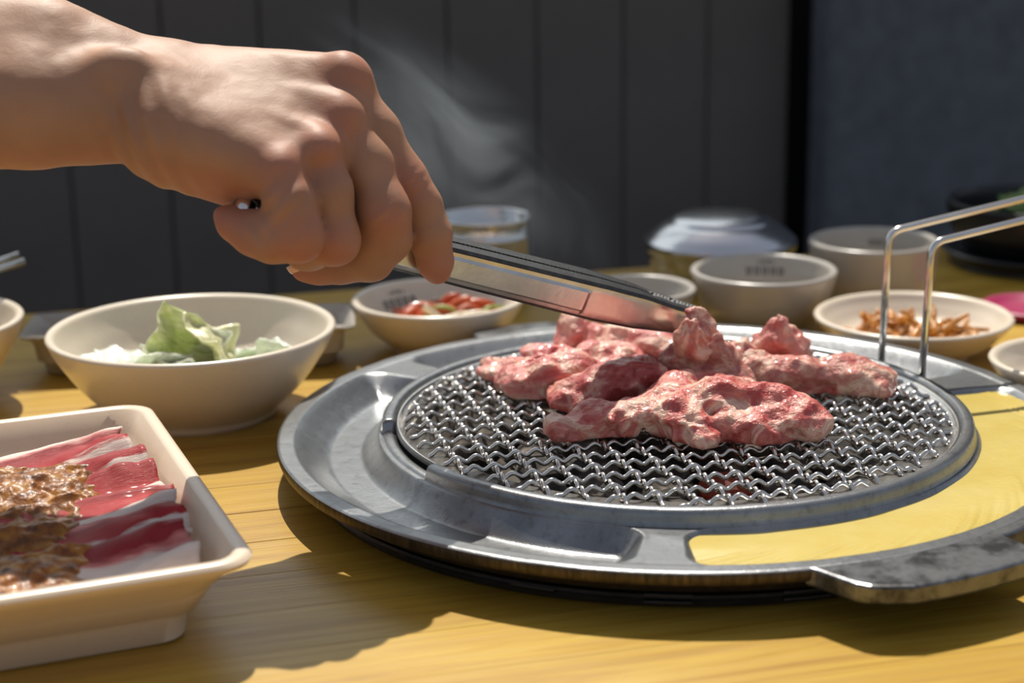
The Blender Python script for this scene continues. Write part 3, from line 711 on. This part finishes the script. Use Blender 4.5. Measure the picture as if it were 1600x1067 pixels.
# trays
def rrect(hx, hy, r, n=8):
    P = []
    for cx, cy, a in ((hx-r, hy-r, 0), (-hx+r, hy-r, 90), (-hx+r, -hy+r, 180), (hx-r, -hy+r, 270)):
        for q_ in np.linspace(0, 90, n): P.append((cx+r*math.cos(R_(a+q_)), cy+r*math.sin(R_(a+q_))))
    return P
def tray_mesh(hx, hy, hh, cr=.014, flare=.022, wall=.0062):
    lv = [(flare+.002, .0, .010), (flare, .0012, .011), (flare-.002, hh*.36, .012), (flare-.004, hh*.42, .0125), (.006, hh*.80, cr), (.0008, hh*.90, cr), (0, hh*.95, cr), (.0008, hh-.0004, cr), (.002, hh, cr),
          (wall-.0015, hh, cr-.002), (wall, hh-.0008, cr-.003), (wall+.004, hh*.75, cr-.004), (flare-.004, hh*.34, .010), (flare, hh*.30, .009), (flare+.006, hh*.28, .006)]
    V = []; Fc = []; n = 32
    for ins, z, r in lv: V += [(x, y, z) for x, y in rrect(hx-ins, hy-ins, r)]
    for i in range(len(lv)-1):
        for j in range(n):
            q_ = (j+1) % n; Fc.append((i*n+j, i*n+q_, (i+1)*n+q_, (i+1)*n+j))
    Fc += [tuple(range(n))[::-1], tuple(range((len(lv)-1)*n, len(lv)*n))]
    return autosmooth(fixn(mesh(V, Fc)), 50)
TRY = R_(21.5); THX, THY, THH = .135, .104, .036
tu = np.array([math.cos(TRY), math.sin(TRY)]); tv = np.array([-tu[1], tu[0]])
er = (at(247, 622, THH)[:2]+at(388, 880, THH)[:2])/2
TC = er-tu*THX
tr = obj('meat_tray', tray_mesh(THX, THY, THH), M['ceramic_tray'], loc=(TC[0], TC[1], 0), rz=TRY)
tag(tr, 'rectangular cream tray holding sliced marinated meat', 'tray')
t2a = at(30, 527, .026)[:2]; t2b = at(549, 509, .026)[:2]; y2 = math.atan2(*(t2b-t2a)[::-1]); L2 = np.linalg.norm(t2b-t2a)
c2 = (t2a+t2b)/2+np.array([-math.sin(y2), math.cos(y2)])*.027
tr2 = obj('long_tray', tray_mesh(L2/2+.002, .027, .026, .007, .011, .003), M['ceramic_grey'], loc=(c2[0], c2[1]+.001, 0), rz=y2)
tag(tr2, 'long empty cream tray behind the large salad bowl', 'tray')

# meat slices in the tray (local tray axes: u along, v across)
ZF = THH*.30
NS = 6
def slice_z(u, v):                                         # overall height of the layered slices
    base = ZF+.004+.006*sstep((u-.05)/.06)+.0012*np.sin(u*55+v*30)
    per = (v+.075)/.0245; fr_ = per-np.floor(per)
    return base+.0042*fr_**.8+.0010*fbm(u, v, 0*u, .02, 2, 3)
def slicemat(name, stops, seed):
    t = NT(name); uv = t.add('ShaderNodeTexCoord'); sp = t.add('ShaderNodeSeparateXYZ'); t.lk(uv.outputs['UV'], sp.inputs[0])
    mp = t.add('ShaderNodeMapping'); mp.inputs['Scale'].default_value = (5, 3, 1); mp.inputs['Location'].default_value = (seed, seed, seed); t.lk(uv.outputs['UV'], mp.inputs[0])
    n = t.noise(mp.outputs[0], 1.6, 4, .55)
    mp2 = t.add('ShaderNodeMapping'); mp2.inputs['Scale'].default_value = (9, 60, 1); mp2.inputs['Location'].default_value = (seed, 0, 0); t.lk(uv.outputs['UV'], mp2.inputs[0])
    n2 = t.noise(mp2.outputs[0], 1.5, 4, .6)
    a = t.add('ShaderNodeMath', operation='MULTIPLY_ADD', i_1=.42, i_2=-.21); t.lk(n, a.inputs[0])
    b = t.add('ShaderNodeMath', operation='ADD'); t.lk(a.outputs[0], b.inputs[0]); t.lk(sp.outputs[1], b.inputs[1])
    c = t.ramp(b.outputs[0], stops); s = t.ramp(n2, [(.35, (.70, .62, .62)), (.6, (1, 1, 1))])
    t.set(Base_Color=t.mix(.6, c, s, 'MULTIPLY'), Roughness=.42, Specular_IOR_Level=.3, Subsurface_Weight=.04, Subsurface_Radius=(.005, .002, .0015), Subsurface_Scale=.5, Coat_Weight=.08, Coat_Roughness=.15)
    t.bump(n2, .0008, .6); M[name] = t.m; return t.m
RED = (.44, .016, .020); DRED = (.27, .012, .018); WHT = (.82, .70, .62); PNK = (.66, .22, .20)
smats = [slicemat('slice_a', [(.0, WHT), (.40, WHT), (.45, RED), (.88, DRED), (.94, PNK), (1, WHT)], 1.1),
         slicemat('slice_b', [(.0, WHT), (.54, WHT), (.59, RED), (.9, DRED), (1, PNK)], 5.3),
         slicemat('slice_c', [(.0, PNK), (.10, WHT), (.52, WHT), (.57, RED), (.8, (.48, .03, .03)), (1, DRED)], 9.7),
         slicemat('slice_d', [(.0, WHT), (.62, WHT), (.72, PNK), (.80, DRED), (1, DRED)], 13.4)]
VC = [-.066, -.0425, -.0175, .0075, .0325, .0570]; WID = .033
def layer_z(i, U, Vv):
    return ZF+.0140+.0066*(Vv-.5)+.0012*np.sin(U*48+i*1.7)
for i in range(NS):
    n, k = 120, 20
    uend = THX-.0105-[.006, .004, .002, .003, .004, .008][i]
    U, Vv = np.meshgrid(np.linspace(-THX+.03, uend, n), np.linspace(0, 1, k), indexing='ij')
    endk = sstep((U-(uend-.045))/.045)
    v = VC[i]+(Vv-.5)*WID*(1-.22*endk)+.0025*fbm(U+i*3, U*0, U*0, .05, 2, i)
    Uw = U+endk*(.0035*fbm(Vv, U*0+i, U*0, .28, 2, 30+i))
    z = layer_z(i, U, Vv)+.0010*fbm(U+i, v, U*0, .018, 2, i+4)
    z = z+endk*(.0062+.0032*np.sin(Vv*8+i*2.1)+.0022*fbm(U*1.2, v, U*0+i, .010, 2, i+8))
    z = np.minimum(z, THH-.0005)
    m_ = [smats[3], smats[1], smats[2], smats[2], smats[1], smats[0]][i]
    o = obj('meat_slice', sheet(Uw, v, z, .0019), m_, loc=(TC[0], TC[1], .0), rz=TRY)
    tag(o, ['mostly white fatty raw meat slice along the front edge of its tray', 'red raw meat slice next to the fatty slice in the tray', 'bright red and white raw meat slice, third from the fatty one', 'red raw meat slice with a white edge, fourth from the fatty one', 'thin red and white raw meat slice, next to the dark pink one', 'dark pink raw meat slice lying along the tray edge by the salad bowl'][i], 'meat', 'meat slices in the tray')
# marinade over the slices
U, Vv = np.meshgrid(np.linspace(-THX+.032, .112, 340), np.linspace(-.078, .066, 260), indexing='ij')
hs = np.full_like(U, ZF+.004)
for i in range(NS):
    fr_ = np.clip((Vv-VC[i])/WID+.5, 0, 1); ins = np.abs(Vv-VC[i]) < WID/2
    hs = np.where(ins, np.maximum(hs, layer_z(i, U, fr_)), hs)
reach = .102+.24*Vv                                  # how far the sauce runs towards the end of the tray
cov = .0028+fbm(U*.45, Vv*1.6, U*0, .020, 3, 51)*.0050-sstep((U-reach+.022)/.044)*.0070-sstep((Vv-.048)/.02)*.004
lump = fbm(U, Vv, U*0, .0045, 2, 61)*.0016
zs = np.maximum(hs+.0006+cov+lump, hs-.002)
def marmat():
    t = NT('marinade'); v = t.coord(); n = t.noise(v, 160, 4); n2 = t.noise(v, 500, 3)
    t.set(Base_Color=t.ramp(n, [(.3, (.075, .019, .002)), (.5, (.26, .085, .007)), (.7, (.44, .20, .02))]), Roughness=.42, Coat_Weight=.1, Coat_Roughness=.08, Specular_IOR_Level=.4)
    t.bump(n2, .0008, .5); return t.m
mar = obj('marinade', grid_mesh(U, Vv, zs), marmat(), loc=(TC[0], TC[1], 0), rz=TRY)
tag(mar, 'glossy brown grainy marinade spread over the sliced meat', 'sauce', kind='stuff')

# ------------------------------------------------------------------ food in the bowls
def leafmat(name, c0, c1, tr=.3):
    t = NT(name); uv = t.add('ShaderNodeTexCoord'); mp = t.add('ShaderNodeMapping'); mp.inputs['Scale'].default_value = (1, 3, 1); t.lk(uv.outputs['UV'], mp.inputs[0])
    n = t.noise(mp.outputs[0], 5, 4, .6, .8)
    t.set(Base_Color=t.ramp(n, [(.3, c0), (.65, c1)]), Roughness=.25, Subsurface_Weight=.35, Subsurface_Radius=(.004, .005, .003), Subsurface_Scale=.8, Coat_Weight=.5, Coat_Roughness=.12)
    t.bump(n, .0012, .6); M[name] = t.m; return t.m
lf1 = leafmat('leaf_green', (.42, .48, .16), (.72, .73, .46)); lf2 = leafmat('leaf_pale', (.58, .66, .55), (.80, .84, .72))
def crumple(pos, sx, sy, rot, amp, m, name, label, cat, group, seed, th=.0012, curl=.4, n=26):
    u, v = np.meshgrid(np.linspace(-1, 1, n), np.linspace(-1, 1, n), indexing='ij')
    edge = 1+.16*fbm(u, v, u*0+seed, .5, 2, seed)
    x = u*sx*edge; y = v*sy*edge
    z = amp*fbm(u, v, u*0, .9, 3, seed+2)+curl*sx*(u*u*.6+v*v*.3)*(1+.4*fbm(u, v, u*0, 1.2, 1, seed+7))
    me = sheet(x, y, z, th); o = obj(name, me, m, loc=pos); o.rotation_euler = rot; tag(o, label, cat, group); return o
sx0, sy0 = -.1610, .8730
G1 = 'cabbage pieces in the salad bowl'
pk = atY(298, 520, .860)
crumple((pk[0]-.004, .860, .0385), .019, .014, (1.0, .5, .4), .007, lf1, 'cabbage_leaf', 'yellow green cabbage leaf curling up highest in the salad bowl', 'vegetable', None, 3, curl=.5)
crumple((pk[0]+.010, .856, .0375), .016, .015, (.7, -.5, 2.0), .007, leafmat('leaf_mid', (.50, .50, .24), (.78, .76, .50)), 'cabbage_leaf', 'glossy cream green cabbage piece leaning on the highest leaf', 'vegetable', None, 8, curl=.5)
crumple((pk[0]+.006, .866, .033), .012, .010, (.2, -.9, 1.0), .006, lf2, 'cabbage_leaf', 'pale cabbage heart piece tucked behind the highest leaf', 'vegetable', None, 12, curl=.6)
px_ = atY(424, 530, .860); crumple((px_[0], .860, .032), .010, .008, (1.2, .2, -.3), .003, lf2, 'cabbage_leaf', 'pointed translucent pale cabbage leaf standing near the bowl wall', 'vegetable', None, 21, curl=.15)
lab = 'limp translucent pale green cabbage leaf lying in the salad bowl'
for i, (dx, dy, z) in enumerate(((-.030, -.012, .024), (-.012, -.030, .028), (.012, -.028, .028), (.030, -.012, .025), (-.040, .006, .024), (0, .012, .025), (-.020, -.022, .029), (.022, .012, .025), (-.006, -.012, .029), (.040, .0, .025))):
    crumple((sx0+dx, sy0+dy, z), .017, .014, (random.uniform(-.3, .3), random.uniform(-.3, .3), random.uniform(0, 6)), .005, lf2, 'cabbage_leaf', lab, 'vegetable', G1, 40+i, curl=.25)
kmat = simple('kimchi', (.50, .20, .022), .3, 0, (260, .0012), .45, 160, Coat_Weight=.5).m
def strip(pos, L, wd, th_, rot, m, name, label, cat, group, seed):
    n = 18; s = np.linspace(-.5, .5, n); sd_ = random.Random(seed)
    a, b, ph = sd_.uniform(.1, .3), sd_.uniform(.1, .35), sd_.uniform(0, 6)
    P = np.c_[s*L, a*L*np.sin(s*3+ph), b*L*np.cos(s*5+ph)*.5]
    r = wd*(.75+.25*np.cos(s*5)); me = tube(P, r, 8)
    o = obj(name, me, m, loc=pos); o.rotation_euler = rot; o.scale = (1, 1, 1); tag(o, label, cat, group); return o
random.seed(5)
for i in range(52):
    a = random.uniform(0, 6.28); r = .032*math.sqrt(random.random()); zt_ = .0125+.013*(1-r/.036)*random.random()
    strip((.2172+r*math.cos(a)*1.1, .957+r*math.sin(a)*.8, zt_), random.uniform(.018, .028), random.uniform(.0017, .0027), 1, (random.uniform(-.4, .4), random.uniform(-.4, .4), random.uniform(0, 6.28)), M['kimchi'], 'kimchi_shred', 'orange shred of kimchi piled in the bowl behind the grate handle', 'vegetable', 'kimchi shreds', i)
simple('carrot_', (.50, .085, .018), .3, 0, (300, .0006), .3, 120, Coat_Weight=.4); simple('onion', (.60, .50, .34), .3, 0, (300, .0006), .15, 120, Coat_Weight=.4); simple('chive', (.26, .34, .06), .35, 0, None, .3, 120)
for i in range(24):
    a = random.uniform(0, 6.28); r = .024*math.sqrt(random.random()); mm_ = ('carrot_', 'carrot_', 'onion', 'chive')[i % 4]
    nm, lb_, gp = {'carrot_': ('carrot_strip', 'red orange carrot strip in the salad behind the pan', 'carrot strips'), 'onion': ('onion_slice', 'pale onion slice in the carrot salad behind the pan', 'onion slices'), 'chive': ('chive_stalk', 'green chive stalk in the carrot salad behind the pan', 'chive stalks')}[mm_]
    strip((-.0346+r*math.cos(a), .9915+r*math.sin(a)*.8, .017+.009*(1-r/.024)*random.random()+.002), random.uniform(.024, .036), (.0026 if mm_ != 'chive' else .0012), 1, (random.uniform(-.35, .35), random.uniform(-.35, .35), random.uniform(-.6, .6)), M[mm_], nm, lb_, 'vegetable', gp, 60+i)

# ------------------------------------------------------------------ steel and black ware
lp = atY(1125, 376, 1.135)
LZ = lp[2]
rice = empty('rice_bowl', (lp[0], 1.135, 0)); tag(rice, 'stainless rice bowl with a domed lid', 'bowl')
obj('body', lathe(smooth_prof([(.001, .0006), (.030, .0006), (.038, .004), (.0455, LZ*.55), (.0470, LZ-.002)], 6), 96), M['steel_polished'], rice)
obj('lid', lathe(smooth_prof([(.0470, LZ-.006), (.0490, LZ-.003), (.0492, LZ+.001), (.0475, LZ+.0030), (.043, LZ+.0070), (.036, LZ+.0115), (.033, LZ+.0128), (.031, LZ+.0150), (.026, LZ+.0168), (.014, LZ+.0178), (.001, LZ+.0182)], 6), 96), M['steel_polished'], rice)
cp = atY(757, 338, 1.11)
tumb = obj('steel_tumbler', lathe([(.0005, .0006), (.024, .0006), (.0262, .002), (.0285, cp[2]*.75), (.0292, cp[2]*.76), (.0292, cp[2]*.80), (.0285, cp[2]*.82), (.0290, cp[2]-.001), (.0296, cp[2]), (.0290, cp[2]+.0006), (.0282, cp[2]-.001), (.0250, .004), (.0005, .003)], 80), M['steel_polished'], loc=(cp[0], 1.11, 0))
tag(tumb, 'stainless drinking tumbler with a banded rim, behind the carrot salad bowl', 'cup')
bp = atY(1622, 312, 1.188)
pot = empty('stone_pot', (bp[0], 1.188, 0)); tag(pot, 'black stone pot on a black stand, filled with greens', 'pot')
PZ = bp[2]
obj('stand', lathe(smooth_prof([(.001, .0005), (.052, .0005), (.056, .003), (.060, .0085), (.062, .0105), (.058, .012), (.050, .0095), (.001, .0095)], 4), 96), M['black_pot'], pot)
obj('body', lathe(smooth_prof([(.001, .0100), (.040, .0100), (.050, .016), (.0575, PZ*.62), (.0600, PZ-.002), (.0590, PZ), (.0555, PZ-.001), (.0530, PZ*.6), (.044, .020), (.001, .017)], 5), 96), M['black_pot'], pot)
random.seed(9)
for i in range(9):
    a = random.uniform(0, 6.28); r = random.uniform(0, .034)
    crumple((bp[0]+r*math.cos(a), 1.188+r*math.sin(a), PZ-.010+random.uniform(-.002, .003)), .013, .010, (random.uniform(-.5, .5), random.uniform(-.5, .5), a), .005, M['green_leaf'], 'herb_leaf', 'dark green leaf floating in the black stone pot', 'vegetable', 'leaves in the stone pot', 70+i, curl=.2, n=12)
pp = at(1590, 488, .004)
pk_ = lathe(smooth_prof([(.001, .0), (.022, .0), (.029, .003), (.030, .0052), (.027, .006), (.019, .0028), (.001, .0022)], 4), 64)
o = obj('sauce_saucer', pk_, M['magenta'], loc=(pp[0]+.012, pp[1]+.012, 0)); tag(o, 'small magenta saucer beside the black stone pot', 'saucer')
for i, (a, b) in enumerate((((29, 398), (-190, 468)), ((38, 408), (-190, 478)))):
    A = atY(*a, .955+.004*i); B = atY(*b, .915+.004*i)
    if B[2] < .009: B[2] = .009
    o = obj('chopstick', tube([B, A], [.0014, .0021], 10), M['steel'])
    tag(o, 'flat steel chopstick leaning out of the bowl past the long tray', 'chopstick', 'steel chopsticks')

# ------------------------------------------------------------------ smoke
def smoke(name, p0, p1, rad, dens, seed, label):
    a = np.asarray(p0); b = np.asarray(p1); d_ = b-a; L = np.linalg.norm(d_)
    me = box(L, rad*2, rad*2); o = obj(name, me, None, loc=(a+b)/2)
    o.rotation_euler = Vector(d_).to_track_quat('X', 'Z').to_euler()
    m = bpy.data.materials.new(name); m.use_nodes = True; n = m.node_tree.nodes; l = m.node_tree.links; n.clear()
    out = n.new('ShaderNodeOutputMaterial'); vs = n.new('ShaderNodeVolumeScatter'); vs.inputs['Anisotropy'].default_value = .55; vs.inputs['Color'].default_value = (.72, .85, 1, 1)
    l.new(vs.outputs[0], out.inputs['Volume'])
    tc = n.new('ShaderNodeTexCoord'); mp = n.new('ShaderNodeMapping'); mp.inputs['Scale'].default_value = (8, 42, 42); mp.inputs['Location'].default_value = (seed, seed, 0)
    w1 = n.new('ShaderNodeTexNoise'); w1.inputs['Scale'].default_value = 11; w1.inputs['Detail'].default_value = 1; l.new(tc.outputs['Object'], w1.inputs[0])
    wm = n.new('ShaderNodeVectorMath'); wm.operation = 'MULTIPLY_ADD'; wm.inputs[1].default_value = (.09, .09, .09); l.new(w1.outputs['Color'], wm.inputs[0]); l.new(tc.outputs['Object'], wm.inputs[2])
    l.new(wm.outputs[0], mp.inputs[0]); nz = n.new('ShaderNodeTexNoise'); nz.inputs['Scale'].default_value = 1.3; nz.inputs['Detail'].default_value = 3; nz.inputs['Distortion'].default_value = .7; l.new(mp.outputs[0], nz.inputs[0])
    rp = n.new('ShaderNodeMapRange'); rp.inputs[1].default_value = .46; rp.inputs[2].default_value = .75; l.new(nz.outputs[0], rp.inputs[0])
    mp2 = n.new('ShaderNodeMapping'); mp2.inputs['Scale'].default_value = (2/L, 1/rad, 1/rad); l.new(tc.outputs['Object'], mp2.inputs[0])
    ln = n.new('ShaderNodeVectorMath'); ln.operation = 'LENGTH'; l.new(mp2.outputs[0], ln.inputs[0])
    r2 = n.new('ShaderNodeMapRange'); r2.interpolation_type = 'SMOOTHSTEP'; r2.inputs[1].default_value = 1.0; r2.inputs[2].default_value = .0; l.new(ln.outputs['Value'], r2.inputs[0])
    mu = n.new('ShaderNodeMath'); mu.operation = 'MULTIPLY'; l.new(rp.outputs[0], mu.inputs[0]); l.new(r2.outputs[0], mu.inputs[1])
    m2 = n.new('ShaderNodeMath'); m2.operation = 'MULTIPLY'; m2.inputs[1].default_value = dens; l.new(mu.outputs[0], m2.inputs[0]); l.new(m2.outputs[0], vs.inputs['Density'])
    me.materials.append(m); tag(o, label, 'smoke', kind='stuff'); return o
smoke('smoke', atY(985, 462, .865), atY(450, 5, .865), .044, 36, 2.0, 'thin blue grey smoke drifting up past the hand')
